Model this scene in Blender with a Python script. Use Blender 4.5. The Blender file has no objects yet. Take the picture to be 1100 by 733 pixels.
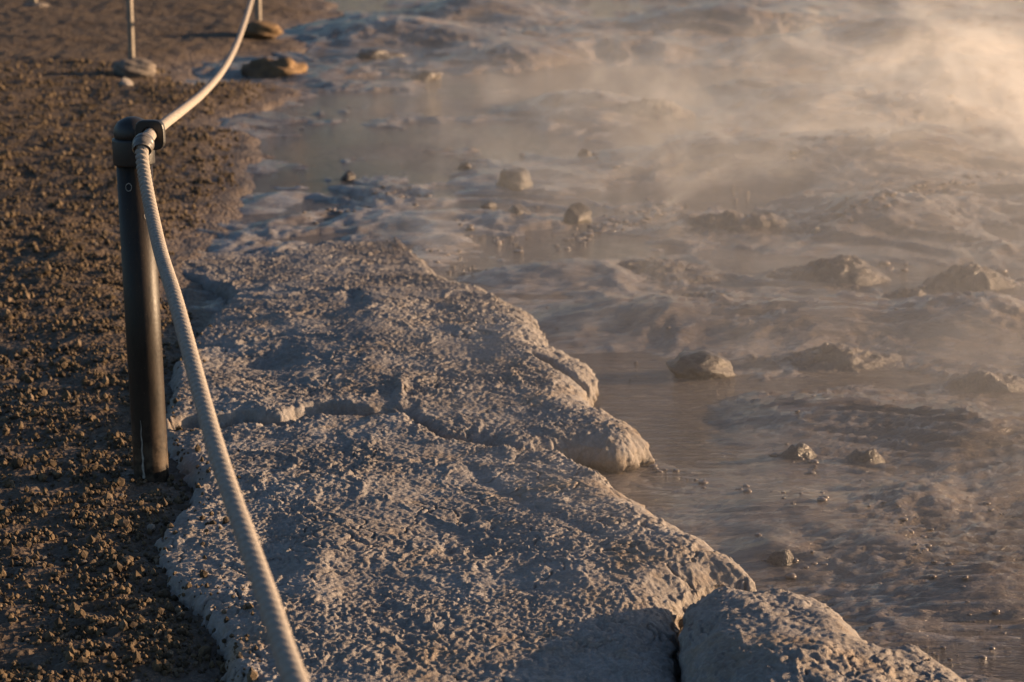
import bpy, math, random
import numpy as np
R = math.radians
rng = np.random.default_rng(7)
random.seed(7)
S = bpy.context.scene
COL = S.collection

# ------------------------------------------------------------------ camera numbers
PITCH = R(13.8); F = 2600.0; CAMZ = 1.2
SP, CP = math.sin(PITCH), math.cos(PITCH)
def ray(px, py):
    a = (px - 550) / F; b = (366.5 - py) / F
    return np.array([a, CP + b * SP, -SP + b * CP])
def at(px, py, z=0.0):
    d = ray(px, py); t = (z - CAMZ) / d[2]
    return np.array([d[0] * t, d[1] * t, z])
def at_depth(px, py, D):
    return np.array([0, 0, CAMZ]) + ray(px, py) * D

# ------------------------------------------------------------------ noise
_perm = rng.permutation(256); _perm = np.concatenate([_perm, _perm, _perm])
_ga = rng.uniform(0, 2 * np.pi, 256); _gx = np.cos(_ga); _gy = np.sin(_ga)
def perlin(x, y):
    xi = np.floor(x).astype(np.int64); yi = np.floor(y).astype(np.int64)
    xf = x - xi; yf = y - yi
    xi &= 255; yi &= 255
    u = xf * xf * xf * (xf * (xf * 6 - 15) + 10); v = yf * yf * yf * (yf * (yf * 6 - 15) + 10)
    def g(ix, iy, dx, dy):
        h = _perm[_perm[ix & 255] + (iy & 255)]
        return _gx[h] * dx + _gy[h] * dy
    a = g(xi, yi, xf, yf); b = g(xi + 1, yi, xf - 1, yf)
    c = g(xi, yi + 1, xf, yf - 1); d = g(xi + 1, yi + 1, xf - 1, yf - 1)
    return (a + u * (b - a) + v * ((c + u * (d - c)) - (a + u * (b - a)))) * 1.5
def fbm(x, y, o=4, g=.5, l=2.03):
    s = 0; a = 1; f = 1
    for i in range(o):
        s = s + a * perlin(x * f + 17.3 * i, y * f - 9.1 * i); a *= g; f *= l
    return s
def ridged(x, y, o=3, g=.5, l=2.1):
    s = 0; a = 1; f = 1
    for i in range(o):
        s = s + a * (1 - np.abs(perlin(x * f + 5.7 * i, y * f + 31.1 * i)) * 2); a *= g; f *= l
    return s
def chips(x, y):
    """little tilted flakes: each cell its own height and slope; returns height, F1, F2"""
    xi = np.floor(x).astype(np.int64); yi = np.floor(y).astype(np.int64)
    f1 = np.full(x.shape, 9.); f2 = np.full(x.shape, 9.); h1 = np.zeros(x.shape)
    for dx in (-1, 0, 1):
        for dy in (-1, 0, 1):
            cx = xi + dx; cy = yi + dy
            a = _perm[_perm[cx & 255] + (cy & 255)]; b = _perm[a + 37]; c = _perm[b + 91]
            px = cx + .1 + .8 * a / 255.; py = cy + .1 + .8 * b / 255.
            d = np.hypot(x - px, y - py)
            hh = c / 255. - .5 + (x - px) * _gx[c] * .8 + (y - py) * _gy[c] * .8
            m = d < f1
            f2 = np.where(m, f1, np.minimum(f2, d)); h1 = np.where(m, hh, h1); f1 = np.where(m, d, f1)
    return h1, f1, f2
def sat(x): return np.clip(x, 0, 1)
def smooth(a, b, x):
    t = sat((x - a) / (b - a)); return t * t * (3 - 2 * t)

# ------------------------------------------------------------------ mesh helpers
def mesh_from(name, verts, faces, mat=None, parent=None, smooth_shade=True):
    verts = np.asarray(verts, dtype=np.float32); faces = np.asarray(faces, dtype=np.int32)
    me = bpy.data.meshes.new(name)
    k = faces.shape[1]
    me.vertices.add(len(verts)); me.vertices.foreach_set('co', verts.ravel())
    me.loops.add(faces.size); me.loops.foreach_set('vertex_index', faces.ravel())
    me.polygons.add(len(faces))
    me.polygons.foreach_set('loop_start', np.arange(0, faces.size, k, dtype=np.int32))
    me.polygons.foreach_set('loop_total', np.full(len(faces), k, dtype=np.int32))
    me.polygons.foreach_set('use_smooth', np.full(len(faces), smooth_shade))
    me.update(calc_edges=True); me.validate()
    o = bpy.data.objects.new(name, me); COL.objects.link(o)
    if mat: me.materials.append(mat)
    if parent: o.parent = parent
    return o
def grid_faces(ny, nx, keep=None):
    idx = np.arange(ny * nx).reshape(ny, nx)
    f = np.stack([idx[:-1, :-1], idx[:-1, 1:], idx[1:, 1:], idx[1:, :-1]], -1).reshape(-1, 4)
    if keep is not None:
        f = f[keep.ravel()[f].all(1)]
    return f
def compact(v, f):
    used = np.unique(f); m = np.full(len(v), -1, dtype=np.int64); m[used] = np.arange(len(used))
    return v[used], m[f]
def tag(o, label, cat, group=None):
    o['label'] = label; o['category'] = cat
    if group: o['group'] = group
    return o
def structure(o): o['kind'] = 'structure'; return o
def empty(name, loc, label, cat, group=None):
    o = bpy.data.objects.new(name, None); COL.objects.link(o); o.location = loc
    return tag(o, label, cat, group)
def poly_sd(P, Q):
    """signed distance to polygon P (n,2), positive inside, for points Q (m,2)"""
    out = np.full(len(Q), 1e9); inside = np.zeros(len(Q), bool)
    n = len(P)
    for i in range(n):
        a = P[i]; b = P[(i + 1) % n]; e = b - a
        w = Q - a
        t = sat((w @ e) / max(e @ e, 1e-12))
        d = ((w - t[:, None] * e) ** 2).sum(1)
        out = np.minimum(out, d)
        c = ((a[1] > Q[:, 1]) != (b[1] > Q[:, 1]))
        with np.errstate(divide='ignore', invalid='ignore'):
            xs = a[0] + (Q[:, 1] - a[1]) / (b[1] - a[1]) * e[0]
        inside ^= c & (Q[:, 0] < xs)
    return np.where(inside, 1, -1) * np.sqrt(out)
def revolve(profile, n=40):
    vs = []; fs = []
    for r, z in profile:
        for k in range(n):
            a = 2 * math.pi * k / n; vs.append((r * math.cos(a), r * math.sin(a), z))
    for i in range(len(profile) - 1):
        for k in range(n):
            fs.append((i * n + k, i * n + (k + 1) % n, (i + 1) * n + (k + 1) % n, (i + 1) * n + k))
    return vs, fs
def catmull(P, n):
    P = np.asarray(P, float); Q = np.vstack([2 * P[0] - P[1], P, 2 * P[-1] - P[-2]])
    out = []
    for i in range(1, len(Q) - 2):
        t = np.linspace(0, 1, n, endpoint=False)[:, None]
        p0, p1, p2, p3 = Q[i - 1], Q[i], Q[i + 1], Q[i + 2]
        out.append(.5 * (2 * p1 + (p2 - p0) * t + (2 * p0 - 5 * p1 + 4 * p2 - p3) * t ** 2 + (3 * p1 - p0 - 3 * p2 + p3) * t ** 3))
    return np.vstack(out + [P[-1:]])
def resample(P, step):
    d = np.concatenate([[0], np.cumsum(np.linalg.norm(np.diff(P, axis=0), axis=1))])
    s = np.arange(0, d[-1], step)
    return np.stack([np.interp(s, d, P[:, i]) for i in range(3)], 1), s
def tube(P, radius, n=16, cap=True):
    """frames by parallel transport; radius: f(i, angle array) -> array or number"""
    T = np.gradient(P, axis=0); T /= np.linalg.norm(T, axis=1)[:, None]
    u = np.cross(T[0], [0.3, .2, 1.]); u /= np.linalg.norm(u)
    vs = []; ang = np.linspace(0, 2 * np.pi, n, endpoint=False)
    for i in range(len(P)):
        u = u - T[i] * (u @ T[i]); u /= np.linalg.norm(u); w = np.cross(T[i], u)
        r = radius(i, ang) if callable(radius) else np.full(n, radius)
        vs.append(P[i] + np.cos(ang)[:, None] * u * r[:, None] + np.sin(ang)[:, None] * w * r[:, None])
    vs = np.vstack(vs); m = len(P)
    fs = [(i * n + k, i * n + (k + 1) % n, (i + 1) * n + (k + 1) % n, (i + 1) * n + k) for i in range(m - 1) for k in range(n)]
    return vs, fs

# ------------------------------------------------------------------ materials
def new_mat(name):
    m = bpy.data.materials.new(name); m.use_nodes = True
    nt = m.node_tree; nt.nodes.clear()
    out = nt.nodes.new('ShaderNodeOutputMaterial')
    b = nt.nodes.new('ShaderNodeBsdfPrincipled'); nt.links.new(b.outputs[0], out.inputs[0])
    return m, nt, b, out
class N:
    def __init__(s, nt): s.nt = nt
    def node(s, t, **kw):
        n = s.nt.nodes.new(t)
        for k, v in kw.items(): setattr(n, k, v)
        return n
    def link(s, a, b): s.nt.links.new(a, b)
    def coord(s, out='Object'): return s.node('ShaderNodeTexCoord').outputs[out]
    def map(s, v, scale=(1, 1, 1), rot=(0, 0, 0), loc=(0, 0, 0)):
        n = s.node('ShaderNodeMapping'); n.inputs['Scale'].default_value = scale; n.inputs['Rotation'].default_value = rot
        n.inputs['Location'].default_value = loc
        s.link(v, n.inputs['Vector']); return n.outputs[0]
    def noise(s, v, scale, detail=4, rough=.55, dist=0.0, typ='FBM'):
        n = s.node('ShaderNodeTexNoise'); n.noise_type = typ
        n.inputs['Scale'].default_value = scale; n.inputs['Detail'].default_value = detail
        n.inputs['Roughness'].default_value = rough; n.inputs['Distortion'].default_value = dist
        s.link(v, n.inputs['Vector']); return n.outputs['Fac']
    def voro(s, v, scale, feature='F1', out='Distance'):
        n = s.node('ShaderNodeTexVoronoi'); n.feature = feature; n.inputs['Scale'].default_value = scale
        s.link(v, n.inputs['Vector']); return n.outputs[out]
    def ramp(s, f, stops):
        n = s.node('ShaderNodeValToRGB'); e = n.color_ramp.elements
        while len(e) < len(stops): e.new(.5)
        for el, (p, c) in zip(e, stops):
            el.position = p; el.color = (*c, 1) if len(c) == 3 else c
        s.link(f, n.inputs[0]); return n.outputs[0]
    def rng(s, f, a, b, c, d, clamp=True):
        n = s.node('ShaderNodeMapRange'); n.clamp = clamp
        for i, v in enumerate((a, b, c, d)): n.inputs[i + 1].default_value = v
        s.link(f, n.inputs[0]); return n.outputs[0]
    def math(s, op, a, b=None, c=None):
        n = s.node('ShaderNodeMath', operation=op)
        for i, v in enumerate((a, b, c)):
            if v is None: continue
            if isinstance(v, (int, float)): n.inputs[i].default_value = v
            else: s.link(v, n.inputs[i])
        return n.outputs[0]
    def mix(s, f, a, b, blend='MIX'):
        n = s.node('ShaderNodeMix', data_type='RGBA', blend_type=blend)
        for i, v in ((0, f), (6, a), (7, b)):
            if isinstance(v, (int, float)): n.inputs[i].default_value = v
            elif isinstance(v, tuple): n.inputs[i].default_value = (*v, 1)
            else: s.link(v, n.inputs[i])
        return n.outputs[2]
    def bump(s, h, strength, dist, prev=None):
        n = s.node('ShaderNodeBump'); n.inputs['Strength'].default_value = strength; n.inputs['Distance'].default_value = dist
        s.link(h, n.inputs['Height'])
        if prev is not None: s.link(prev, n.inputs['Normal'])
        return n.outputs[0]
    def sep(s, v):
        n = s.node('ShaderNodeSeparateXYZ'); s.link(v, n.inputs[0]); return n.outputs
def setv(b, name, v): b.inputs[name].default_value = v

def sinter_mat():
    m, nt, b, out = new_mat('pale_sinter'); n = N(nt); c = n.coord()
    big = n.noise(c, 3.2, 5, .6); mid = n.noise(c, 24, 5, .65); fine = n.noise(c, 160, 3, .6)
    col = n.ramp(big, [(.3, (.145, .125, .11)), (.5, (.22, .20, .186)), (.7, (.295, .277, .264))])
    col = n.mix(n.rng(mid, .42, .62, 0, .55), col, (.175, .145, .12))
    col = n.mix(n.rng(fine, .5, .75, 0, .4), col, (.42, .40, .375))
    stain = n.math('MULTIPLY', n.rng(n.noise(n.map(c, (1, 1, 1), (0, 0, 0), (7, 3, 0)), 4.5, 5, .65, .8), .52, .66, 0, .6), n.rng(mid, .35, .6, .3, 1))
    col = n.mix(stain, col, (.25, .175, .105))
    zz = n.math('ADD', n.sep(c)[2], n.math('MULTIPLY', n.math('SUBTRACT', mid, .5), .02))
    wet = n.math('MULTIPLY', n.rng(zz, -.038, -.012, 1, 0), n.rng(n.sep(c)[0], -.5, -.3, 0, 1))
    col = n.mix(n.math('MULTIPLY', wet, .75), col, (.11, .085, .065))
    n.link(col, b.inputs['Base Color'])
    n.link(n.math('SUBTRACT', n.rng(big, .3, .7, .55, .85), n.math('MULTIPLY', wet, .35)), b.inputs['Roughness'])
    setv(b, 'Specular IOR Level', .35)
    h = n.bump(n.noise(c, 210, 4, .65, .6), .7, .004)
    n.link(n.bump(n.noise(c, 600, 3, .6), .5, .0012, h), b.inputs['Normal'])
    return m
def mud_mat():
    m, nt, b, out = new_mat('wet_mud'); n = N(nt); c = n.coord()
    big = n.noise(c, 1.7, 5, .6, .5); mid = n.noise(n.map(c, (9, 16, 9)), 1, 5, .6, .8); fine = n.noise(c, 120, 3, .6)
    col = n.ramp(big, [(.3, (.10, .08, .064)), (.5, (.165, .135, .11)), (.72, (.24, .205, .175))])
    col = n.mix(n.rng(mid, .45, .7, 0, .6), col, (.115, .09, .072))
    vd = n.node('ShaderNodeVectorMath', operation='DISTANCE'); n.link(n.map(c, (1, .55, 1)), vd.inputs[0]); vd.inputs[1].default_value = (-.55, 3.5, 0)
    pale = n.math('MULTIPLY', n.rng(vd.outputs['Value'], .35, 1.1, 1, 0), n.rng(n.noise(c, 5, 5, .65, .6), .38, .58, .15, 1))
    col = n.mix(n.math('MULTIPLY', pale, .8), col, (.31, .285, .265))
    n.link(col, b.inputs['Base Color'])
    n.link(n.rng(mid, .35, .65, .06, .26), b.inputs['Roughness'])
    setv(b, 'IOR', 1.46)
    h = n.bump(n.noise(n.map(c, (30, 150, 60)), 1, 5, .62, 1.0), .8, .008)
    n.link(n.bump(fine, .4, .003, h), b.inputs['Normal'])
    return m
def water_mat():
    m, nt, b, out = new_mat('muddy_water'); n = N(nt); c = n.coord()
    big = n.noise(c, 1.1, 4, .6, .6)
    n.link(n.ramp(big, [(.3, (.115, .094, .078)), (.7, (.19, .162, .14))]), b.inputs['Base Color'])
    n.link(n.rng(n.noise(c, 2.3, 4), .35, .7, .05, .16), b.inputs['Roughness'])
    setv(b, 'IOR', 1.42)
    h = n.bump(n.noise(n.map(c, (12, 60, 14), (0, 0, .12)), 1, 5, .62, .9), .9, .03)
    n.link(n.bump(n.noise(n.map(c, (50, 130, 50)), 1, 3, .5, .4), .35, .003, h), b.inputs['Normal'])
    return m
def gravel_mat():
    m, nt, b, out = new_mat('brown_gravel_soil'); n = N(nt); c = n.coord()
    big = n.noise(c, 2.0, 5, .6); cell = n.voro(c, 95, 'F1', 'Color'); mid = n.noise(c, 30, 4, .6)
    col = n.ramp(big, [(.3, (.045, .030, .018)), (.7, (.095, .065, .039))])
    col = n.mix(.45, col, n.mix(cell, (.03, .019, .010), (.10, .066, .038)))
    z = n.sep(c)[2]
    wet = n.rng(z, -.06, .0, 1, 0)
    col = n.mix(n.math('MULTIPLY', wet, .6), col, (.16, .13, .11))
    n.link(col, b.inputs['Base Color'])
    n.link(n.math('SUBTRACT', n.rng(mid, .3, .7, .65, .95), n.math('MULTIPLY', wet, .35)), b.inputs['Roughness'])
    setv(b, 'Specular IOR Level', .3)
    h = n.bump(n.voro(c, 95), .8, .008)
    n.link(n.bump(n.noise(c, 300, 3), .6, .003, h), b.inputs['Normal'])
    return m
def grain_mat(name, lo, hi, seedscale=60):
    m, nt, b, out = new_mat(name); n = N(nt); c = n.coord()
    cell = n.voro(c, seedscale, 'F1', 'Color')
    s = n.sep(cell)
    col = n.mix(s[0], lo, hi)
    col = n.mix(n.rng(s[1], .82, .9, 0, .6), col, (.19, .14, .095))
    col = n.mix(n.rng(n.noise(c, 400, 3), .4, .7, 0, .5), col, lo)
    n.link(col, b.inputs['Base Color']); setv(b, 'Roughness', .8); setv(b, 'Specular IOR Level', .3)
    n.link(n.bump(n.noise(c, 500, 3), .5, .002), b.inputs['Normal'])
    return m
def rock_mat(name, lo, hi, rough=.6, scale=14):
    m, nt, b, out = new_mat(name); n = N(nt); c = n.coord()
    a = n.noise(c, scale, 5, .65)
    n.link(n.ramp(a, [(.35, lo), (.65, hi)]), b.inputs['Base Color']); setv(b, 'Roughness', rough)
    h = n.bump(n.noise(c, scale * 6, 5, .65), .8, .008)
    n.link(n.bump(n.noise(c, scale * 25, 3), .5, .002, h), b.inputs['Normal'])
    return m
def post_mat():
    m, nt, b, out = new_mat('dark_painted_steel'); n = N(nt); c = n.coord()
    a = n.noise(n.map(c, (60, 60, 14)), 1, 5, .65)
    sp = n.noise(c, 420, 3, .6)
    col = n.ramp(a, [(.35, (.009, .0065, .005)), (.65, (.024, .016, .010))])
    setv(b, 'Specular IOR Level', .3)
    col = n.mix(n.rng(sp, .66, .74, 0, .55), col, (.16, .12, .08))
    z = n.sep(c)[2]
    col = n.mix(n.math('MULTIPLY', n.rng(z, .0, .1, .75, 0), n.rng(n.noise(c, 55, 4, .6), .4, .6, 0, 1)), col, (.10, .072, .048))
    n.link(col, b.inputs['Base Color'])
    n.link(n.rng(a, .3, .7, .42, .62), b.inputs['Roughness'])
    n.link(n.bump(n.noise(c, 160, 4), .25, .0015), b.inputs['Normal'])
    return m
def plain_mat(name, col, rough, noise_scale=80, bump=.2, var=.35):
    m, nt, b, out = new_mat(name); n = N(nt); c = n.coord()
    a = n.noise(c, noise_scale, 4, .6)
    n.link(n.ramp(a, [(.3, tuple(x * (1 - var) for x in col)), (.7, tuple(min(1, x * (1 + var)) for x in col))]), b.inputs['Base Color'])
    setv(b, 'Roughness', rough)
    n.link(n.bump(n.noise(c, noise_scale * 4, 3), bump, .002), b.inputs['Normal'])
    return m
M = dict(glint_bead=plain_mat('glint_bead_mud', (.15, .12, .098), .14, 60, .1), bank=rock_mat('grainy_dark_mud', (.065, .052, .042), (.14, .113, .092), .24, 26), sinter=sinter_mat(), mud=mud_mat(), water=water_mat(), gravel=gravel_mat(),
         grain=grain_mat('gravel_grains', (.034, .023, .013), (.135, .093, .050)),
         pebble=rock_mat('pebble_stone', (.10, .078, .06), (.22, .18, .145), .75, 40),
         palepebble=rock_mat('pale_pebble_stone', (.24, .20, .16), (.38, .33, .28), .7, 40),
         rock=rock_mat('wet_dark_rock', (.032, .026, .021), (.085, .069, .056), .3, 16),
         rust=rock_mat('ochre_earth', (.065, .038, .017), (.18, .108, .046), .85, 12),
         post=post_mat(), cap=plain_mat('black_rubber', (.012, .011, .010), .45, 90, .15),
         rope=plain_mat('weathered_rope_fibre', (.255, .225, .195), .85, 240, .5, .25),
         sleeve=plain_mat('grey_metal_sleeve', (.10, .09, .08), .38, 60, .2),
         rod=plain_mat('weathered_galvanised_rod', (.17, .14, .105), .6, 60, .2),
         paint=plain_mat('chipped_pale_paint', (.27, .25, .22), .7, 200, .2))

# ------------------------------------------------------------------ terrain
WATER_Z = -0.052
bound_px = [(-900, 900), (300, 900), (300, 640), (290, 470), (262, 360), (232, 322), (196, 300), (186, 270), (215, 235), (240, 200), (262, 165), (262, 140),
            (225, 122), (250, 108), (300, 96), (318, 84), (270, 78), (205, 84), (190, 66), (235, 54), (285, 48), (330, 36), (300, 22), (360, 8), (330, -20), (250, -60), (-900, -60)]
BOUND = np.array([at(x, y)[:2] for x, y in bound_px])

def gravel_z(X, Y):
    sd = poly_sd(BOUND, np.stack([X, Y], 1)) + .05 * fbm(X * 3, Y * 3, 3) + .02 * perlin(X * 14, Y * 14)
    z = np.where(sd > 0, .012 * smooth(0, .15, sd) + .012 * smooth(.15, 1.2, sd), np.maximum(sd * .35, -.2)) - .036
    z = z + .024 * smooth(.02, .3, sd)
    z = z + .010 * fbm(X * 2.2, Y * 2.2, 3) + .0055 * fbm(X * 16, Y * 16, 3) * smooth(-.1, .1, sd)
    z = z - .010 * smooth(5.4, 4.6, Y) * smooth(-.1, .1, sd)
    z = z - .055 * np.clip(-X - .58, 0, 1.2) * smooth(6.0, 3.6, Y)
    near = smooth(8, 5, Y)
    z = z + near * .0045 * fbm(X * 62, Y * 62, 3, .6) * smooth(-.05, .05, sd)
    # worn bare strip beside the sinter edge
    return z, sd

# (px centre, py centre, half width px, half depth px, height m)
BUMPS = [(560, 68, 60, 9, .05), (640, 118, 70, 12, .05), (960, 52, 120, 12, .07), (520, 16, 80, 9, .06), (430, 40, 80, 10, .05), (770, 30, 120, 8, .06),
         (830, 60, 60, 6, .03), (800, 95, 80, 8, .04), (880, 118, 90, 16, .05), (980, 175, 120, 22, .05), (820, 175, 110, 14, .035), (1040, 90, 90, 14, .05),
         (700, 350, 110, 20, .03), (900, 350, 140, 22, .03), (1060, 350, 90, 22, .035), (960, 240, 110, 18, .04), (720, 175, 90, 10, .025), (1000, 130, 80, 12, .04), (600, 300, 90, 14, .02), (670, 60, 90, 10, .04), (900, 455, 140, 22, .018), (1040, 470, 90, 22, .02),
         (870, 560, 110, 26, .016), (960, 600, 120, 24, .014), (1050, 640, 100, 30, .02), (830, 600, 40, 14, .012), (990, 545, 60, 20, .014)]
def mud_z(X, Y):
    far_ = smooth(4.2, 6.5, Y)
    z = -.0535 + .0045 * far_ + (.006 + .017 * far_) * fbm(X * .75 + 3.3, Y * .6, 3) + (.005 + .009 * far_) * fbm(X * 2.6, Y * 2.4, 3)
    wx = .25 * perlin(X * 2.2, Y * 2.2); wy = .25 * perlin(X * 2.2 + 40, Y * 2.2)
    z = z + (.003 + .009 * far_) * (ridged(X * 4.4 + wx * 3, Y * 5.2 + wy * 3, 3) - .9)
    fine = smooth(11, 5, Y)
    rough_ = .35 + .9 * smooth(-.3, .4, fbm(X * 1.9 + 5, Y * 1.6, 3))
    z = z + .0050 * rough_ * fine * (ridged(X * 6 + wx * 9, Y * 32 + wy * 14, 4, .6) - .8) + .0010 * rough_ * smooth(9, 4, Y) * fbm(X * 50, Y * 70, 3)
    for (cx, cy, hw, hd, h) in BUMPS:
        c = at(cx, cy, -.06); rx = hw / F * c[1]
        ry = abs(at(cx, cy - hd, -.06)[1] - c[1])
        q = ((X - c[0]) / rx) ** 2 + ((Y - c[1]) / ry) ** 2
        q = q * (1 + .45 * perlin(X * 3.1 + cx, Y * 3.1))
        z = z + 1.45 * h * np.exp(-np.maximum(q, 0) * 1.3)
    c = at(330, 250, -.05); z = z + .014 * np.exp(-(((X - c[0]) / .42) ** 2 + ((Y - c[1]) / .9) ** 2)) * (1 + .35 * fbm(X * 5, Y * 4, 3))
    # open channels of film water
    for (cx, cy, hw, hd, h) in [(390, 150, 150, 22, -.012), (320, 195, 60, 12, -.010), (500, 225, 140, 16, -.010), (900, 40, 150, 5, -.06), (700, 92, 170, 8, -.05), (480, 110, 120, 8, -.02), (760, 210, 90, 10, -.02), (830, 420, 90, 8, -.012), (1020, 620, 60, 30, -.015), (700, 430, 70, 40, -.012)]:
        c = at(cx, cy, -.06); rx = hw / F * c[1]; ry = abs(at(cx, cy - hd, -.06)[1] - c[1])
        q = ((X - c[0]) / rx) ** 2 + ((Y - c[1]) / ry) ** 2
        z = z + h * np.exp(-q)
    return z

ys = 2.2 * np.exp(np.arange(0, math.log(17 / 2.2), .0021)); xs = np.arange(-3.2, 4.6, .0075)
XX, YY = np.meshgrid(xs, ys); X = XX.ravel(); Y = YY.ravel()
Z = mud_z(X, Y)
bsd = poly_sd(BOUND, np.stack([X, Y], 1))
Z = Z - .25 * smooth(.1, .5, bsd)
Zg = Z.reshape(XX.shape)
def mud_at(x, y):
    return float(mud_z(np.array([x]), np.array([y]))[0])
V = np.stack([X, Y, Z], 1)
structure(mesh_from('mud', V, grid_faces(len(ys), len(xs)), M['mud']))

ys = 2.2 * np.exp(np.arange(0, math.log(17 / 2.2), .0026)); xs = np.arange(-5.0, .6, .008)
XX, YY = np.meshgrid(xs, ys); X = XX.ravel(); Y = YY.ravel()
Z, sd = gravel_z(X, Y)
keep = (sd > -.5)
f = grid_faces(len(ys), len(xs), keep); v, f = compact(np.stack([X, Y, Z], 1), f)
structure(mesh_from('gravel_ground', v, f, M['gravel']))

# water film
structure(mesh_from('pool_water', [(-3.2, 2.2, WATER_Z), (30, 2.2, WATER_Z), (30, 40, WATER_Z), (-3.2, 40, WATER_Z)], [(0, 1, 2, 3)], M['water']))
# the wide plain round about, under everything
n = 48
vs = [(0, 0, -.34)] + [(400 * math.cos(2 * math.pi * k / n), 400 * math.sin(2 * math.pi * k / n), -.34) for k in range(n)]
structure(mesh_from('plain', vs, [(0, 1 + k, 1 + (k + 1) % n) for k in range(n)], M['gravel'], smooth_shade=False))

# ------------------------------------------------------------------ sinter shelves
crack = [(175, 452), (205, 446), (235, 447), (262, 443), (300, 447), (340, 437), (400, 439), (437, 440), (455, 452), (480, 464), (520, 470), (560, 476), (603, 482)]
SURF = []
def shelf(name, poly, step, top, side_h, label, cat, shoulder=.05, band=.035, undercut=.05, edge_noise=1.0, mat='sinter', rim=1.0):
    P = np.array([at(x, y, z)[:2] for x, y, z in poly])
    P3 = np.hstack([P, np.zeros((len(P), 1))]); P = catmull(np.vstack([P3, P3[:1]]), 5)[:-1, :2]
    lo = P.min(0) - .08; hi = P.max(0) + .08
    xs = np.arange(lo[0], hi[0], step); ys = np.arange(lo[1], hi[1], step)
    XX, YY = np.meshgrid(xs, ys); X = XX.ravel(); Y = YY.ravel()
    sd = poly_sd(P, np.stack([X, Y], 1))
    sd = sd + edge_noise * (.010 * perlin(X * 11, Y * 11) + .007 * perlin(X * 32, Y * 32) + .003 * perlin(X * 90, Y * 90))
    G = sd.reshape(XX.shape)
    gy, gx = np.gradient(G, step); gn = np.sqrt(gx ** 2 + gy ** 2) + 1e-6
    nx = (-gx / gn).ravel(); ny = (-gy / gn).ravel()
    out = np.minimum(sd, 0)                                  # <=0
    fx = X + nx * out; fy = Y + ny * out                     # foot on the edge
    u = sat(-out / band)
    t = top(fx, fy)
    cd = seg_d(fx, fy, crack) if name == 'rock_ledge' else np.full(len(fx), 9.)
    away = smooth(.02, .16, cd) * rim * smooth(-.35, -.05, fx)
    sw = shoulder + away * .05 * (1 + .6 * perlin(X * 7, Y * 7))
    sh = sat(1 - np.maximum(sd, 0) / sw)
    z = t - side_h * .2 * (1 - away) * sh ** 2.4 - away * .026 * sh ** 2
    side = np.where(sd < 0, .008 * np.sin(np.pi * sat(u * 1.7)) - undercut * sat((u - .35) / .65), 0)
    side = side + np.where(sd < 0, .007 * perlin(fx * 40 + u * 5, fy * 40 - u * 4), 0)
    z = z - np.where(sd < 0, side_h * u, 0) + np.where(sd < 0, .006 * fbm(fx * 45 + u * 3, fy * 45 + u * 3, 3) * (1 - u), 0)
    Xn = fx + nx * side; Yn = fy + ny * side
    # crusty skin
    w1 = .5 * perlin(X * 26, Y * 26); w2 = .5 * perlin(X * 26 + 9, Y * 26 + 5)
    amt = .30 + 1.0 * smooth(-.35, .45, fbm(X * 5 + 7, Y * 5, 3))
    crust = amt * .0022 * (ridged(X * 46 + w1, Y * 34 + w2, 4, .62) - .8) + .0016 * fbm(X * 130, Y * 110, 3, .65)
    h1, f1, f2 = chips(X * 112 + 1.2 * w1, Y * 84 + 1.2 * w2)
    h2, g1, g2 = chips(X * 210 + 40 + w1, Y * 165 - w2)
    h3, k1, k2 = chips(X * 48 + 1.6 * w1 + 9, Y * 36 + 1.6 * w2)
    patch = smooth(-.25, .30, fbm(X * 3.6 + 2, Y * 3.0 + 8, 4))
    coarse = smooth(-.1, .5, fbm(X * 7 + 30, Y * 6, 3))
    hol = gauss(X, Y, 480, 545, .13, .25) + gauss(X, Y, 510, 690, .17, .12) + .8 * gauss(X, Y, 215, 660, .05, .2) + .8 * gauss(X, Y, 285, 378, .08, .12)
    amt2 = (.16 + 1.05 * patch) * (1 - .65 * sat(hol))
    crust = crust + amt2 * (.0021 * h1 * (.5 + .5 * coarse) + .0022 * h2 + .0030 * coarse * h3 * smooth(0, .3, k2 - k1))
    cq = chips(X * 3.4 + .5 * fbm(X * 6, Y * 6, 4), Y * 2.5 + .5 * fbm(X * 6 + 20, Y * 6, 4))
    crust = crust - .013 * np.exp(-((cq[2] - cq[1]) / .014) ** 2) * smooth(-.2, .1, fbm(X * 2.5 + 60, Y * 2.5, 2))
    rr = ridged(X * 5.5 + .8 * fbm(X * 4, Y * 4, 2), Y * 2.6 - X * 2.2 + .8 * fbm(X * 4 + 11, Y * 4, 2), 3, .5)
    band_ = smooth(1.05, 1.55, rr)
    crust = crust * (.8 + .3 * band_) + .0028 * band_ - .0015 * smooth(.4, -.2, rr)
    z = z + crust
    Xn = Xn + amt * .0028 * perlin(X * 55 + 3, Y * 50); Yn = Yn + amt * .0028 * perlin(X * 55, Y * 50 + 8)
    keep = sd > -band - step * 1.2
    SURF.append((lo, step, sd.reshape(XX.shape), z.reshape(XX.shape)))
    fcs = grid_faces(len(ys), len(xs), keep)
    v, fcs = compact(np.stack([Xn, Yn, z], 1), fcs)
    o = mesh_from(name, v, fcs, M[mat])
    return tag(o, label, cat)

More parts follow.
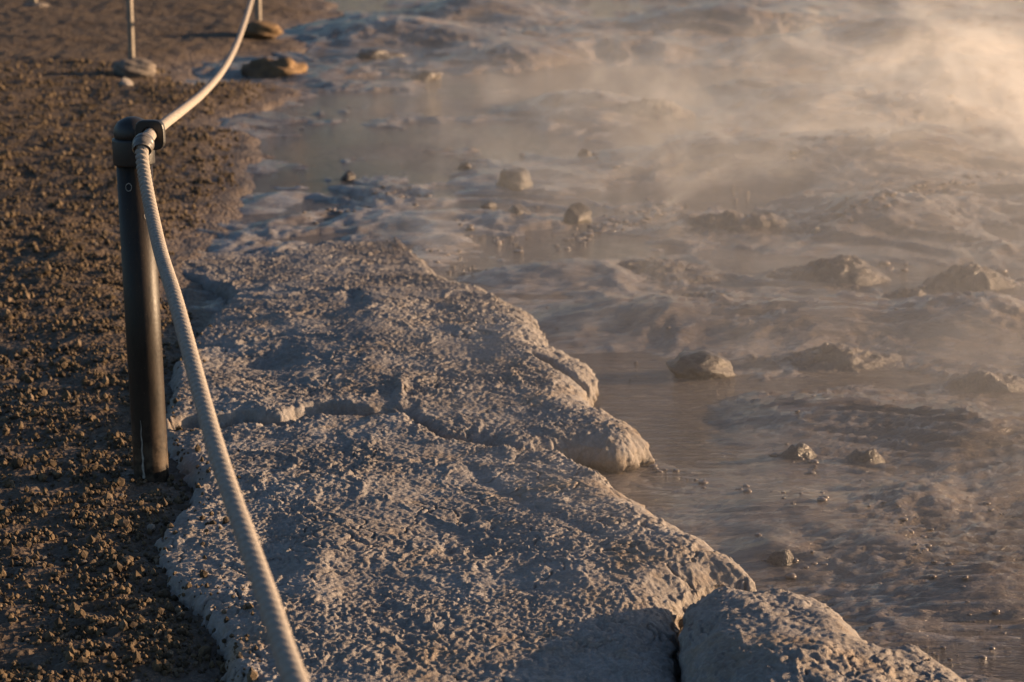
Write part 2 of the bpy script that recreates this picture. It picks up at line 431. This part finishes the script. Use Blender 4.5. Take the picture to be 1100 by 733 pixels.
def gauss(X, Y, px, py, rx, ry, zz=.03):
    c = at(px, py, zz); return np.exp(-(((X - c[0]) / rx) ** 2 + ((Y - c[1]) / ry) ** 2))
def seg_d(X, Y, pts, zz=.04):
    Q = np.array([at(x, y, zz)[:2] for x, y in pts]); d = np.full(len(X), 1e9)
    for a, b in zip(Q[:-1], Q[1:]):
        e = b - a; t = sat(((X - a[0]) * e[0] + (Y - a[1]) * e[1]) / (e @ e))
        d = np.minimum(d, np.hypot(X - a[0] - t * e[0], Y - a[1] - t * e[1]))
    return d
def groove(X, Y, pts, depth, width):
    d = seg_d(X, Y, pts) + .006 * perlin(X * 30, Y * 30)
    return -depth * np.exp(-(d / width) ** 2)

def top_front(X, Y):
    z = .012 + .005 * fbm(X * 2.4, Y * 2.4 + 4, 3) + .0035 * fbm(X * 9, Y * 9, 3)
    z = z + .012 * gauss(X, Y, 690, 560, .15, .35) - .010 * gauss(X, Y, 480, 540, .12, .28) - .008 * gauss(X, Y, 500, 690, .18, .14)
    z = z + .009 * gauss(X, Y, 345, 590, .04, .16) - .007 * gauss(X, Y, 395, 620, .05, .12) - .006 * gauss(X, Y, 290, 560, .03, .10)
    z = z + .007 * gauss(X, Y, 640, 610, .10, .10) + .006 * gauss(X, Y, 740, 590, .06, .10)
    z = z - .010 * gauss(X, Y, 482, 575, .012, .018) - .010 * gauss(X, Y, 512, 577, .012, .018) - .008 * gauss(X, Y, 500, 540, .012, .02)
    z = z + groove(X, Y, [(500, 480), (560, 520), (640, 560)], .004, .014)
    z = z - .007 * smooth(3.45, 2.9, Y) - .035 * np.clip(-X - .2, 0, .5)
    return z
def top_back(X, Y):
    z = .014 + .006 * fbm(X * 2.1 + 9, Y * 1.8, 3) + .0035 * fbm(X * 8, Y * 8, 3)
    z = z + .014 * gauss(X, Y, 560, 355, .09, .25) + .008 * gauss(X, Y, 640, 445, .07, .14) + .010 * gauss(X, Y, 400, 345, .06, .35)
    z = z - .020 * gauss(X, Y, 285, 372, .075, .07) - .008 * gauss(X, Y, 290, 395, .10, .10)
    z = z + .008 * gauss(X, Y, 430, 410, .010, .09)
    z = z + groove(X, Y, [(250, 303), (300, 300), (345, 293), (378, 297), (380, 312)], .010, .014)
    z = z + groove(X, Y, [(190, 300), (240, 296), (300, 300)], .010, .016)
    z = z + groove(X, Y, [(205, 350), (250, 352), (300, 345)], .007, .012)
    z = z + groove(X, Y, [(575, 372), (610, 385), (640, 392)], .018, .010)
    z = z + groove(X, Y, [(400, 437), (437, 441), (455, 452), (480, 464), (520, 470), (560, 476)], .010, .010)
    Y0 = at(330, 312, .0)[1]; Y1 = at(330, 245, -.04)[1]
    z = z - .066 * smooth(Y0 - .3, Y1, Y) - .022 * gauss(X, Y, 205, 305, .22, .7, 0)
    return z
back_poly = ([(184, 440, -0.002), (186, 420, -0.002), (190, 395, -0.002), (205, 368, -0.002), (214, 348, 0.005), (238, 326, -0.005), (252, 308, -0.005), (215, 296, -0.025), (188, 288, -0.035), (172, 270, -0.045), (225, 252, -0.055), (320, 242, -0.065), (400, 246, -0.065), (445, 268, -0.045)]
             + [(478, 291, -0.005), (515, 300, 0.008), (548, 314, 0.018), (574, 335, 0.018), (584, 356, 0.018), (580, 368, 0.018), (604, 374, 0.008), (632, 388, 0.008), (636, 402, 0.008), (630, 412, 0.008), (640, 428, 0.013), (668, 442, 0.013), (688, 458, 0.008), (693, 472, -0.002), (660, 477, 0.005), (630, 478, -0.002)]
             + [(x, y, .012) for x, y in crack[::-1][1:]])
front_poly = ([(x, y + 3.0, .012) for x, y in crack] + [(625, 494, 0.018), (655, 507, 0.018), (690, 528, 0.023), (735, 556, 0.023), (775, 578, 0.023), (800, 600, 0.018), (807, 614, 0.008), (770, 618, 0.008), (735, 626, 0.018), (723, 645, 0.018), (722, 670, 0.018), (728, 700, 0.018), (742, 733, 0.018), (760, 790, 0.018), (520, 830, 0.008),
                                                                  (300, 830, -0.002), (275, 765, -0.007), (262, 733, 0.005), (247, 705, 0.005), (238, 680, 0.005), (222, 655, 0.005), (192, 628, 0.005), (176, 604, 0.005), (167, 578, 0.005), (178, 560, 0.005), (192, 545, 0.005), (213, 525, -0.007), (203, 500, -0.002), (180, 478, -0.002)])
shelf('rock_ledge', back_poly, .0024, top_back, .09, 'pale crusted rock ledge behind the long crack, its blunt tip jutting over the muddy water', 'rock ledge', shoulder=.018)
shelf('rock_ledge', front_poly, .0021, top_front, .09, 'broad pale rock slab under the sagging rope, its ragged edge lying on dark gravel', 'rock ledge', shoulder=.02)
def top_boulder(X, Y):
    z = .041 + .008 * fbm(X * 5 + 2, Y * 4, 3) + .004 * fbm(X * 15, Y * 15, 3)
    z = z + .018 * gauss(X, Y, 850, 690, .10, .20, .06) - .03 * smooth(.42, .62, X) - .02 * smooth(.56, .7, X)
    return z
shelf('boulder', [(737, 660, .03), (744, 640, .035), (765, 622, .04), (800, 622, .045), (836, 618, .045), (872, 632, .04), (905, 650, .035), (940, 672, .05), (968, 684, .02), (992, 690, .01), (1020, 712, .0), (1052, 745, -.02), (1085, 800, -.02), (960, 850, .0), (800, 850, .04), (782, 780, .05), (757, 728, .05), (741, 690, .05)], .0026,
      top_boulder, .11, 'rounded grey boulder with a smooth shaded face, beside the narrow dark cleft', 'boulder', shoulder=.045, band=.04, undercut=.0, edge_noise=.6, rim=.5)

# ------------------------------------------------------------------ rocks and mud mounds
def rock_mesh(name, size, seed, mat, cuts=4, rough=.16, facet=0, sub=4):
    import bmesh
    bm = bmesh.new(); bmesh.ops.create_icosphere(bm, subdivisions=sub, radius=1)
    co = np.array([v.co[:] for v in bm.verts]); r = np.random.default_rng(seed)
    for k in range(facet):                                   # plane cuts give flat broken faces
        d = r.normal(size=3); d /= np.linalg.norm(d); h = r.uniform(.55, .85)
        s = co @ d; co = co - np.maximum(s - h, 0)[:, None] * d * .9
    o = r.uniform(0, 50, 3)
    dn = sum(a * (perlin(co[:, 0] * f + o[0] + co[:, 2] * 1.7 * f, co[:, 1] * f + o[1] - co[:, 2] * 1.3 * f)) for f, a in ((1.3, 1), (3, .5), (7, .28), (15, .12)))
    co = co * (1 + rough * dn)[:, None] * np.array(size)
    for v, c in zip(bm.verts, co): v.co = c
    me = bpy.data.meshes.new(name); bm.to_mesh(me); bm.free()
    me.polygons.foreach_set('use_smooth', np.ones(len(me.polygons), bool))
    me.materials.append(M[mat])
    o = bpy.data.objects.new(name, me); COL.objects.link(o); return o
def rock(px, py, wpx, hpx, label, seed, mat='rock', depth=1.0, facet=5, rough=.14, z=None, name='rock', rotz=0., cat='rock', sink=.47):
    zz = WATER_Z if z is None else z
    p = at(px, py, zz); w = wpx / F * np.linalg.norm(p - [0, 0, CAMZ]) / 2; h = hpx / F * np.linalg.norm(p - [0, 0, CAMZ]) / 2 / (1 - sink)
    o = rock_mesh(name, (w, w * depth, h), seed, mat, facet=facet, rough=rough)
    o.location = (p[0], p[1] + w * depth * .6, zz + h * (1 - 2 * sink)); o.rotation_euler = (0, 0, rotz)
    return tag(o, label, cat)
rock(553, 206, 40, 26, 'largest dark flat-topped rock standing in the shallow water film beyond the ledge', 1, facet=7)
rock(622, 240, 33, 21, 'round dark stone right of two lesser ones in the shallow mud', 2)
rock(558, 237, 27, 18, 'round brown stone in the mud just below the largest flat-topped rock', 3)
rock(523, 224, 20, 9, 'small low stone above and left of the round brown stone', 4)
rock(500, 182, 15, 7, 'small stone in the water film left of the largest flat-topped rock', 5)
rock(373, 194, 17, 10, 'lone dark stone on the bluish wet flat near the gravel bank', 6)
rock(752, 406, 74, 25, 'angular wet rock with one bright broken end, out in the mud past the ledge tip', 8, facet=9, depth=.8)
rock(628, 172, 16, 12, 'small upright pale stone glinting in the mud behind the dark stones', 9, facet=7)
rock(877, 254, 12, 10, 'small bright stone at the end of a dark mud bank', 10, mat='palepebble')
rock(292, 83, 66, 20, 'low ochre earth lump with a dark shaded side near the far rope', 11, mat='rust', facet=2, rough=.25)
rock(458, 86, 34, 10, 'low brown lump on the wet flat beyond the bluish film', 12, facet=3, rough=.2)
rock(410, 62, 56, 10, 'long low pale-topped lump on the far wet flat', 13, facet=3, rough=.2)
rock(135, 93, 15, 9, 'pale stone lying in front of the grey rod footing', 14, mat='palepebble', z=-.0)

def mound(px, py, wpx, hpx, label, seed, depth=1.0, steep=1.0, step=.008):
    """a low bank of mud, its own patch of surface sinking below the water at its rim; px, py: middle of the foot it shows"""
    p = at(px, py, WATER_Z); D = np.linalg.norm(p - [0, 0, CAMZ])
    rx = wpx / F * D * .6; ry = rx * depth * .55; h = hpx / F * D * .8
    step = max(.0045, min(step, rx / 50))
    xs = np.arange(-rx * 1.3, rx * 1.3, step); ys = np.arange(-ry * 1.5, ry * 1.5, step)
    XX, YY = np.meshgrid(xs, ys); X = XX.ravel(); Y = YY.ravel()
    wx = X + p[0]; wy = Y + p[1] + ry
    q = np.sqrt((X / rx) ** 2 + (Y / ry) ** 2) + .22 * perlin(wx * 2.2 / max(rx, .15) * .5 + seed, wy * 3) + .10 * fbm(wx * 11, wy * 13, 3)
    prof = smooth(1.2, .05, q) ** (.55 if wpx < 75 else 1.15)
    asym = .85 + .35 * np.clip(X / rx, -1, 1)                  # higher towards the sunlit end
    z = -.012 + (h + .016) * prof * asym + prof * (.022 * fbm(wx * 5, wy * 7, 5, .55) + .006 * (ridged(wx * 20, wy * 30, 3) - .8) + .004 * chips(wx * 70, wy * 70)[0] + .002 * chips(wx * 140, wy * 130)[0])
    keep = q < 1.2
    fcs = grid_faces(len(ys), len(xs), keep); v, fcs = compact(np.stack([X, Y + ry, z], 1), fcs)
    o = mesh_from('mud_mound', v, fcs, M['bank']); o.location = p
    return tag(o, label, 'mud mound')
mound(890, 309, 150, 27, 'large dark mud mound with a knobbly sunlit right end, in drifting steam', 21)
mound(1048, 314, 110, 22, 'rounded mud mound beside the knobbly one, near the edge of the pool', 22)
mound(985, 326, 64, 14, 'small mud hump with a ragged bright lip between two larger mounds', 23)
mound(785, 258, 210, 16, 'long flat dark mud bank ending in a small bright stone', 24)
mound(690, 310, 250, 19, 'long dark mud bank lying closest behind the ledge, half veiled by steam', 25)
mound(755, 352, 210, 20, 'brown mud bank under thick steam between the ledge and the angular rock', 26)
mound(890, 404, 190, 15, 'smooth grainy mud mound right of the angular wet rock', 27)
mound(1062, 425, 140, 17, 'mud mound at the pool edge below the rounded one', 28)
mound(690, 130, 120, 20, 'far dark mud mound beyond the stones, between two pale channels', 29)
mound(950, 240, 80, 14, 'small dark mud bank behind the knobbly mound', 30)
mound(858, 497, 46, 10, 'little bubbling mud knob in the rippled mud past the angular rock', 31)
mound(932, 500, 38, 6, 'tiny mud knob right of the bubbling one', 32)
mound(840, 560, 60, 10, 'low mud lip in the rippled mud above the boulder', 33)
mound(838, 612, 36, 7, 'round wet mud blister touching the water above the boulder', 34)
mound(1075, 612, 80, 14, 'low wet mud hump near the pool edge beyond the boulder', 35)

# glossy little mud beads, added along the crests to catch sun glints
import bmesh
def beads():
    bm = bmesh.new(); bmesh.ops.create_icosphere(bm, subdivisions=2, radius=1)
    bv = np.array([v.co[:] for v in bm.verts]); bf = np.array([[v.index for v in f.verts] for f in bm.faces]); bm.free()
    r = np.random.default_rng(5); out = []
    lines = [(460, 265, 520, 295, 60), (500, 245, 560, 262, 40), (640, 245, 715, 225, 130), (600, 262, 660, 236, 60), (690, 238, 720, 212, 70), (330, 235, 420, 208, 70), (440, 214, 470, 208, 14),
             (880, 250, 960, 225, 60), (930, 235, 1010, 205, 70), (990, 215, 1090, 190, 80), (930, 160, 1060, 110, 70), (850, 185, 960, 150, 60), (900, 300, 960, 285, 50), (990, 310, 1005, 318, 16), (1050, 288, 1096, 300, 40),
             (640, 178, 640, 165, 10), (770, 400, 790, 410, 22), (830, 480, 880, 500, 50), (920, 490, 950, 500, 26), (940, 545, 1000, 575, 40), (980, 575, 1030, 640, 60), (850, 612, 900, 600, 30), (700, 500, 780, 520, 40), (800, 520, 900, 545, 40), (1040, 540, 1100, 560, 40), (1000, 690, 1040, 705, 20), (1060, 660, 1095, 680, 20), (730, 180, 800, 205, 24), (430, 290, 470, 300, 40)]
    for x0, y0, x1, y1, k in lines:
        k = int(k * (.4 if y0 > 380 else .75))
        for q in range(k):
            t = r.uniform(); px = x0 + (x1 - x0) * t + r.normal(0, 9); py = y0 + (y1 - y0) * t + r.normal(0, 3.5) + 3 * math.sin(t * 9 + x0)
            out.append((px, py, r.lognormal(math.log(.0026 if y0 > 380 else .0038), .5)))
    for q in range(90): out.append((r.uniform(560, 1100), r.uniform(90, 700), r.lognormal(math.log(.003), .4)))
    vs = []; fs = []; off = 0
    P = np.array([at(px, py, -.045)[:2] for px, py, _ in out]); mz = np.maximum(mud_z(P[:, 0], P[:, 1]), WATER_Z)
    for (px, py, rad), p, z0 in zip(out, P, mz):
        rad = min(rad, .012) * (1 + .05 * (p[1] - 4))
        b = bv * (1 + r.normal(0, .07, (len(bv), 1))) * rad * np.array([r.uniform(.9, 1.6), r.uniform(.8, 1.3), r.uniform(.35, .75)])
        vs.append(b + np.array([p[0], p[1], z0 + rad * .05])); fs.append(bf + off); off += len(bv)
    o = mesh_from('glint_beads', np.vstack(vs), np.vstack(fs), M['glint_bead']); o['kind'] = 'stuff'
beads()
# ------------------------------------------------------------------ gravel and pebbles
def on_gravel(x, y):
    z, s = gravel_z(np.array([x]), np.array([y])); return float(z[0])
base = []
import bmesh
for k in range(6):
    bm = bmesh.new(); bmesh.ops.create_icosphere(bm, subdivisions=1, radius=1)
    base.append((np.array([v.co[:] for v in bm.verts]) * (1 + rng.normal(0, .16, (len(bm.verts), 1))), np.array([[v.index for v in f.verts] for f in bm.faces]))); bm.free()
NG = 120000
Yg = 2.6 * np.exp(rng.uniform(0, 1, NG) ** 1.15 * math.log(9.5 / 2.6)); Xg = -rng.uniform(-.02, .32, NG) * Yg - .1
zg, sg = gravel_z(Xg, Yg)
clump = fbm(Xg * 9, Yg * 9, 3)
ok = (sg > .03) & (rng.uniform(-.6, .6, NG) < clump * 1.5 + .1)
for lo_, st_, sdg, zgr in SURF[:2]:
    ix = np.clip(((Xg - lo_[0]) / st_).astype(int), 0, sdg.shape[1] - 1); iy = np.clip(((Yg - lo_[1]) / st_).astype(int), 0, sdg.shape[0] - 1)
    inb = (Xg > lo_[0]) & (Yg > lo_[1]) & (Xg < lo_[0] + st_ * sdg.shape[1]) & (Yg < lo_[1] + st_ * sdg.shape[0])
    on = inb & (sdg[iy, ix] > -.03)
    zg = np.where(on, np.maximum(zg, zgr[iy, ix]), zg)
    ok &= ~on | (rng.uniform(0, 1, NG) < .5 * np.exp(-np.maximum(sdg[iy, ix], 0) / .025))
Xg, Yg, zg = Xg[ok], Yg[ok], zg[ok]
vv = []; ff = []; off = 0
sz = rng.lognormal(math.log(.0025), .5, len(Xg)) * (1 + .08 * (Yg - 3)); sz = np.minimum(sz, .011)
for i in range(len(Xg)):
    b, fc = base[i % 6]
    a = rng.uniform(0, 6.28); c, s = math.cos(a), math.sin(a)
    q = b * sz[i] * rng.uniform(.7, 1.25, 3)
    vv.append(np.stack([q[:, 0] * c - q[:, 1] * s + Xg[i], q[:, 0] * s + q[:, 1] * c + Yg[i], q[:, 2] + zg[i] + sz[i] * .35], 1)); ff.append(fc + off); off += len(b)
o = mesh_from('loose_gravel', np.vstack(vv), np.vstack(ff), M['grain'], smooth_shade=False); o['kind'] = 'stuff'

pm = []
for k in range(5):
    q = rock_mesh('pebble', (1, .85, .7), 60 + k, 'pebble', facet=3, rough=.12, sub=3); pm.append(q.data); bpy.data.objects.remove(q)
special = [(162, 558, 11, 'pale oval pebble on gravel beside the notch in the slab edge', 'palepebble'),
           (118, 610, 8, 'flat grey pebble lying alone on the bare strip of gravel', 'pebble'),
           (145, 716, 10, 'light brown pebble on gravel at the lower rim of the view', 'palepebble'),
           (152, 683, 9, 'round grey-brown pebble near the dark hollow by the slab', 'pebble'),
           (45, 527, 9, 'dull brown pebble on gravel left of the post foot', 'pebble')]
for px, py, w, lab, mt in special:
    p = at(px, py); s_ = w / F * np.linalg.norm(p - [0, 0, CAMZ]) / 2
    o = bpy.data.objects.new('pebble', pm[px % 5].copy()); COL.objects.link(o)
    o.data.materials.clear(); o.data.materials.append(M[mt])
    o.location = (p[0], p[1], on_gravel(p[0], p[1]) + s_ * .45); o.scale = (s_ * 1.1, s_, s_); o.rotation_euler = (0, 0, px)
    tag(o, lab, 'pebble')
cnt = 0
while cnt < 70:
    px, py = random.uniform(-20, 250), random.uniform(420, 740) if cnt < 50 else random.uniform(180, 420)
    p = at(px, py); z, s_d = gravel_z(np.array([p[0]]), np.array([p[1]]))
    if s_d[0] < .08 or px > 150 + max(0, py - 560) * .4 or (py < 420 and px > 190): continue
    if any(abs(px - s[0]) < 14 and abs(py - s[1]) < 8 for s in special): continue
    w = random.choice((5, 6, 6, 7, 8)) if py > 420 else random.choice((4, 5, 6))
    s_ = w / F * np.linalg.norm(p - [0, 0, CAMZ]) / 2
    o = bpy.data.objects.new('pebble', pm[cnt % 5]); COL.objects.link(o)
    o.location = (p[0], p[1], float(z[0]) + s_ * .4); o.scale = (s_ * random.uniform(.9, 1.3), s_, s_ * random.uniform(.7, 1)); o.rotation_euler = (0, 0, random.uniform(0, 6))
    tag(o, 'small rounded brown pebble among loose gravel left of the slab', 'pebble', 'small brown pebbles on the gravel'); cnt += 1

# ------------------------------------------------------------------ near post
foot = at(162, 497, 0.0); PX, PY = foot[0], foot[1]
post = empty('rope_post', (PX, PY, 0), 'dark steel post with a rounded black cap, standing in gravel and carrying the rope', 'post')
PH = .592; RP = .030
post.rotation_euler = (0, R(-1.0), 0)
def lathe(name, prof, mat, parent, n=48, loc=(0, 0, 0)):
    v, f = revolve(prof, n); o = mesh_from(name, v, f, M[mat], parent); o.location = loc; return o
lathe('pole', [(RP, -.12), (RP, .0), (RP, .2), (RP, PH - .06), (.0, PH - .06)], 'post', post)
lathe('collar', [(RP + .0004, PH - .072), (RP + .0045, PH - .070), (RP + .005, PH - .068), (RP + .005, PH - .030), (RP + .0042, PH - .027), (RP - .001, PH - .026)], 'cap', post)
lathe('cap', [(RP - .002, PH - .030), (RP + .0012, PH - .024), (RP + .0018, PH - .018), (RP, PH - .008), (RP - .006, PH + .001), (RP - .016, PH + .0065), (.008, PH + .0085), (.0001, PH + .009)], 'cap', post)
# rope eye: a flat black ring-shaped lug on the far right side of the collar, with a short arm
def lug():
    bm = bmesh.new(); n = 28; ro, ri, t = .0245, .0120, .006
    rings = []
    for (r, y) in ((ro, -t), (ro, t), (ri, t), (ri, -t)):
        ring = []
        for k in range(n):
            a = 2 * math.pi * k / n; e = 4.0
            q = (abs(math.cos(a)) ** e + abs(math.sin(a)) ** e) ** (-1 / e) if r == ro else 1
            ring.append(bm.verts.new((r * q * math.cos(a), y, r * q * math.sin(a))))
        rings.append(ring)
    for i in range(4):
        for k in range(n):
            bm.faces.new((rings[i][k], rings[i][(k + 1) % n], rings[(i + 1) % 4][(k + 1) % n], rings[(i + 1) % 4][k]))
    me = bpy.data.meshes.new('rope_eye'); bmesh.ops.recalc_face_normals(bm, faces=bm.faces)
    bm.to_mesh(me); bm.free(); me.materials.append(M['cap'])
    o = bpy.data.objects.new('rope_eye', me); COL.objects.link(o); o.parent = post
    md = o.modifiers.new('b', 'BEVEL'); md.width = .002; md.segments = 2
    return o
from mathutils import Vector, Euler
eye = lug()
e = at_depth(161.5, 145, 3.935)
eye.location = Euler(post.rotation_euler).to_matrix().inverted() @ (Vector(e) - post.location)
eye.rotation_euler = (0, 0, R(-10))
# chipped pale ring marks and a pale streak on the pole
def mark(cx_ang, z, r, seed):
    rr = np.random.default_rng(seed); n = 40; vs = []; fs = []
    for k in range(n):
        a = 2 * math.pi * k / n; j = 1 + .07 * math.sin(2 * a + seed) + rr.uniform(-.06, .06)
        for q in (r * j - rr.uniform(.0004, .0009), r * j + rr.uniform(.0004, .0009)):
            u = cx_ang + q * .8 * math.cos(a) / RP; zz = z + q * 1.15 * math.sin(a)
            vs.append(((RP + .0006) * math.cos(u), (RP + .0006) * math.sin(u), zz))
    for k in range(n): fs.append((2 * k, 2 * k + 1, 2 * ((k + 1) % n) + 1, 2 * ((k + 1) % n)))
    o = mesh_from('paint_chip', vs, fs, M['paint'], post); return o
vdir = math.atan2(-PY, -PX)                                   # towards the viewer's side
mark(vdir - .38, PH - .105, .0060, 1); mark(vdir + .55, PH - .155, .0050, 2)
vs = []; fs = []
for k in range(24):
    zz = -.02 + k * .0045; w = .0022 * (1 - k / 26) * (1 + .3 * math.sin(k * 1.7)) / RP; u = vdir - .45 + .02 * math.sin(k)
    for q in (u - w, u + w): vs.append(((RP + .0006) * math.cos(q), (RP + .0006) * math.sin(q), zz))
    if k: fs.append((2 * k - 2, 2 * k - 1, 2 * k + 1, 2 * k))
mesh_from('paint_streak', vs, fs, M['paint'], post)

# ------------------------------------------------------------------ rope
def near_D(x): return .2469 / (.2144 + (x - 550) / 2600)
pts = []
far = [(279, -37, 10.55), (274, -14, 9.9), (270, 0, 9.35), (262, 26, 8.3), (252, 52, 7.35), (238, 77, 6.5), (218, 100, 5.6), (195, 119, 4.75), (181, 129.5, 4.32)]
for x, y, D in far: pts.append(at_depth(x, y, D))
pts += [at_depth(171, 137.5, 4.10), at_depth(165, 142, 4.0), e, at_depth(159, 147.5, 3.89), at_depth(154, 155, 3.845), at_depth(152.5, 167, 3.825), at_depth(155.4, 191, 3.79), at_depth(163.5, 232, 3.70), at_depth(173, 272.7, 3.54)]
for x, y, zz in ((186, 314, .474), (197.3, 355, .463), (208.2, 396, .455), (219, 436, .449), (230, 475, .445), (242.5, 515, .4425), (256.5, 556, .441), (271, 597, .441), (285.5, 638, .442), (299, 679, .444), (312.5, 719, .447)): pts.append(at(x, y, zz))
l = pts[-1]; sl = (pts[-1][0] - pts[-4][0]) / (pts[-1][1] - pts[-4][1])
pts += [l + np.array([-.55 * sl, -.55, .03]), l + np.array([-1.3 * sl, -1.3, .09]), l + np.array([-2.2 * sl, -2.2, .18])]
C, s = resample(catmull(np.array(pts), 24), .0011)
s_e = s[int(np.argmin(np.linalg.norm(C - e, axis=1)))]
lay = np.interp(C[:, 1], [2.2, 3.1, 3.75], [.021, .018, .0112])      # the lay loosens where the rope is slack
PHASE = np.concatenate([[0], np.cumsum(2 * math.pi / lay[:-1] * np.diff(s))])
def rope_r(i, ang):
    ph = ang * 2 + PHASE[i]
    return np.interp(s[i], [s_e - .02, s_e + .02], [.0090, .0101]) * (.68 + .38 * np.abs(np.sin(ph * .5)) ** .7)
far_i = np.searchsorted(s, 7.2)
v, f = tube(C, rope_r, 30)
rope = mesh_from('rope', v, f, M['rope'])
tag(rope, 'thick off-white ribbed rope sagging past the near post and back to the far rod', 'rope')
# sleeve where the rope turns down
pe = at_depth(154, 157, 3.843)
i0 = int(np.argmin(np.linalg.norm(C - pe, axis=1)))
seg = C[i0 - 14:i0 + 14]
def sl_r(i, ang): return np.full(len(ang), .0165 if 3 < i < len(seg) - 4 else .0148) + (.0012 if i in (12, 13, 14) else 0)
v, f = tube(seg, sl_r, 24)
mesh_from('sleeve', v, f, M['sleeve'], rope)

# ------------------------------------------------------------------ far rods
def far_rod(px, py, h, r, label, lab_mat, fw, fh, fmat, seed, rodmat='rod'):
    p = at(px, py, 0); z = 0
    root = empty('rope_rod', (p[0], p[1], z), label, 'rod', None)
    rd = lathe('rod', [(r, -.05), (r, 0), (r, h), (r * .7, h + .006), (0.0001, h + .007)], rodmat, root, 16)
    pr = np.array([(.0 + .022 * math.cos(a), 0, h + .02 + .022 * math.sin(a)) for a in np.linspace(0, 2 * np.pi, 33)])
    v, f = tube(pr, .005, 8); mesh_from('rope_eye', v, f, M[rodmat], root)
    w = fw / F * p[1] / 2; hh = fh / F * p[1] / 2
    ft = rock_mesh('footing', (w, w * .8, hh), seed, fmat, facet=2, rough=.16); ft.parent = root; ft.location = (w * .12, -.02, hh * .35)
    return root
far_rod(278, 36, .30, .013, 'pale thin rod in an ochre footing, holding the far end of the rope', '', 46, 20, 'rust', 41)
far_rod(142, 78, .42, .012, 'grey thin rod in a dark earth footing, standing alone on the gravel', '', 48, 24, 'pebble', 42)
far_rod(37, 8, .40, .014, 'farthest thin rod, out on the gravel beyond the lone grey rod', '', 30, 8, 'pebble', 43)

# ------------------------------------------------------------------ steam
m, nt, b, out = new_mat('steam'); nt.nodes.remove(b); n = N(nt); c = n.coord()
pv = n.node('ShaderNodeVolumePrincipled'); n.link(pv.outputs[0], out.inputs['Volume'])
pv.inputs['Color'].default_value = (.98, .97, .96, 1); pv.inputs['Anisotropy'].default_value = .45
sx = n.sep(c)
warp = n.noise(n.map(c, (2.4, 1.7, 3.0), (0, R(25), R(20))), 1, 5, .66, 1.3)
puff = n.noise(n.map(c, (.75, .6, .9), (0, 0, .4), (3.1, 0, 0)), 1, 2, .5)
den = n.math('MULTIPLY', n.rng(warp, .50, .68, 0, 1), n.rng(puff, .40, .62, .05, 1))
hgt = n.math('POWER', n.rng(sx[2], -.06, .75, 1, 0), 2.2)
side = n.rng(n.math('SUBTRACT', sx[0], n.math('MULTIPLY', n.math('SUBTRACT', sx[1], 4.0), -.10)), -.25, 1.8, .0, 1.2)
farf = n.math('MULTIPLY', n.rng(sx[1], 3.5, 4.6, .6, 1), n.rng(sx[1], 7.0, 9.8, 1, .07))
den = n.math('ADD', n.math('MULTIPLY', den, 1.65), .095)
den = n.math('MULTIPLY', n.math('MULTIPLY', den, hgt), n.math('MULTIPLY', side, farf))
n.link(n.math('MULTIPLY', den, 1.95), pv.inputs['Density'])
def box(name, lo, hi, mat):
    x0, y0, z0 = lo; x1, y1, z1 = hi
    vs = [(x0, y0, z0), (x1, y0, z0), (x1, y1, z0), (x0, y1, z0), (x0, y0, z1), (x1, y0, z1), (x1, y1, z1), (x0, y1, z1)]
    return mesh_from(name, vs, [(3, 2, 1, 0), (4, 5, 6, 7), (0, 1, 5, 4), (1, 2, 6, 5), (2, 3, 7, 6), (3, 0, 4, 7)], mat, smooth_shade=False)
st = box('steam', (-1.1, 3.0, -.16), (7.5, 15, .75), m); st['kind'] = 'stuff'

# ------------------------------------------------------------------ light, camera, render
SUN_EL, SUN_AZ = R(9), R(14)                                   # azimuth: forward of due right
d = np.array([math.cos(SUN_AZ) * math.cos(SUN_EL), math.sin(SUN_AZ) * math.cos(SUN_EL), math.sin(SUN_EL)])
from mathutils import Vector
L = bpy.data.lights.new('sun', 'SUN'); L.energy = 5; L.angle = R(.5); L.color = (1, .665, .385)
lo = bpy.data.objects.new('sun', L); COL.objects.link(lo); lo.rotation_euler = Vector(-d).to_track_quat('-Z', 'Y').to_euler(); lo.location = (8, 4, 3)
W = bpy.data.worlds.new('World'); S.world = W; W.use_nodes = True
nt = W.node_tree; bg = nt.nodes['Background']
sky = nt.nodes.new('ShaderNodeTexSky'); sky.sky_type = 'NISHITA'; sky.sun_disc = False
sky.sun_elevation = SUN_EL; sky.sun_rotation = math.atan2(d[0], d[1])
sky.air_density = 1.0; sky.dust_density = 1.2; sky.ozone_density = 3.0
hs = nt.nodes.new('ShaderNodeHueSaturation'); hs.inputs['Saturation'].default_value = .92
nt.links.new(sky.outputs[0], hs.inputs['Color']); nt.links.new(hs.outputs[0], bg.inputs[0]); bg.inputs[1].default_value = .06
cam = bpy.data.cameras.new('camera'); co = bpy.data.objects.new('camera', cam); COL.objects.link(co)
cam.sensor_width = 36; cam.lens = F / 1100 * 36; cam.clip_end = 1500; cam.clip_start = .05
co.location = (0, 0, CAMZ); co.rotation_euler = (R(90) - PITCH, 0, 0)
cam.dof.use_dof = True; cam.dof.focus_distance = 3.7; cam.dof.aperture_fstop = 8.5
S.camera = co
S.render.engine = 'CYCLES'; S.cycles.use_denoising = True
S.cycles.volume_bounces = 2; S.cycles.volume_step_rate = .5; S.cycles.volume_max_steps = 256
S.cycles.max_bounces = 6; S.cycles.sample_clamp_indirect = 6
S.view_settings.view_transform = 'Standard'; S.view_settings.look = 'None'; S.view_settings.gamma = 1; S.view_settings.use_curve_mapping = False
S.view_settings.exposure = 1.55
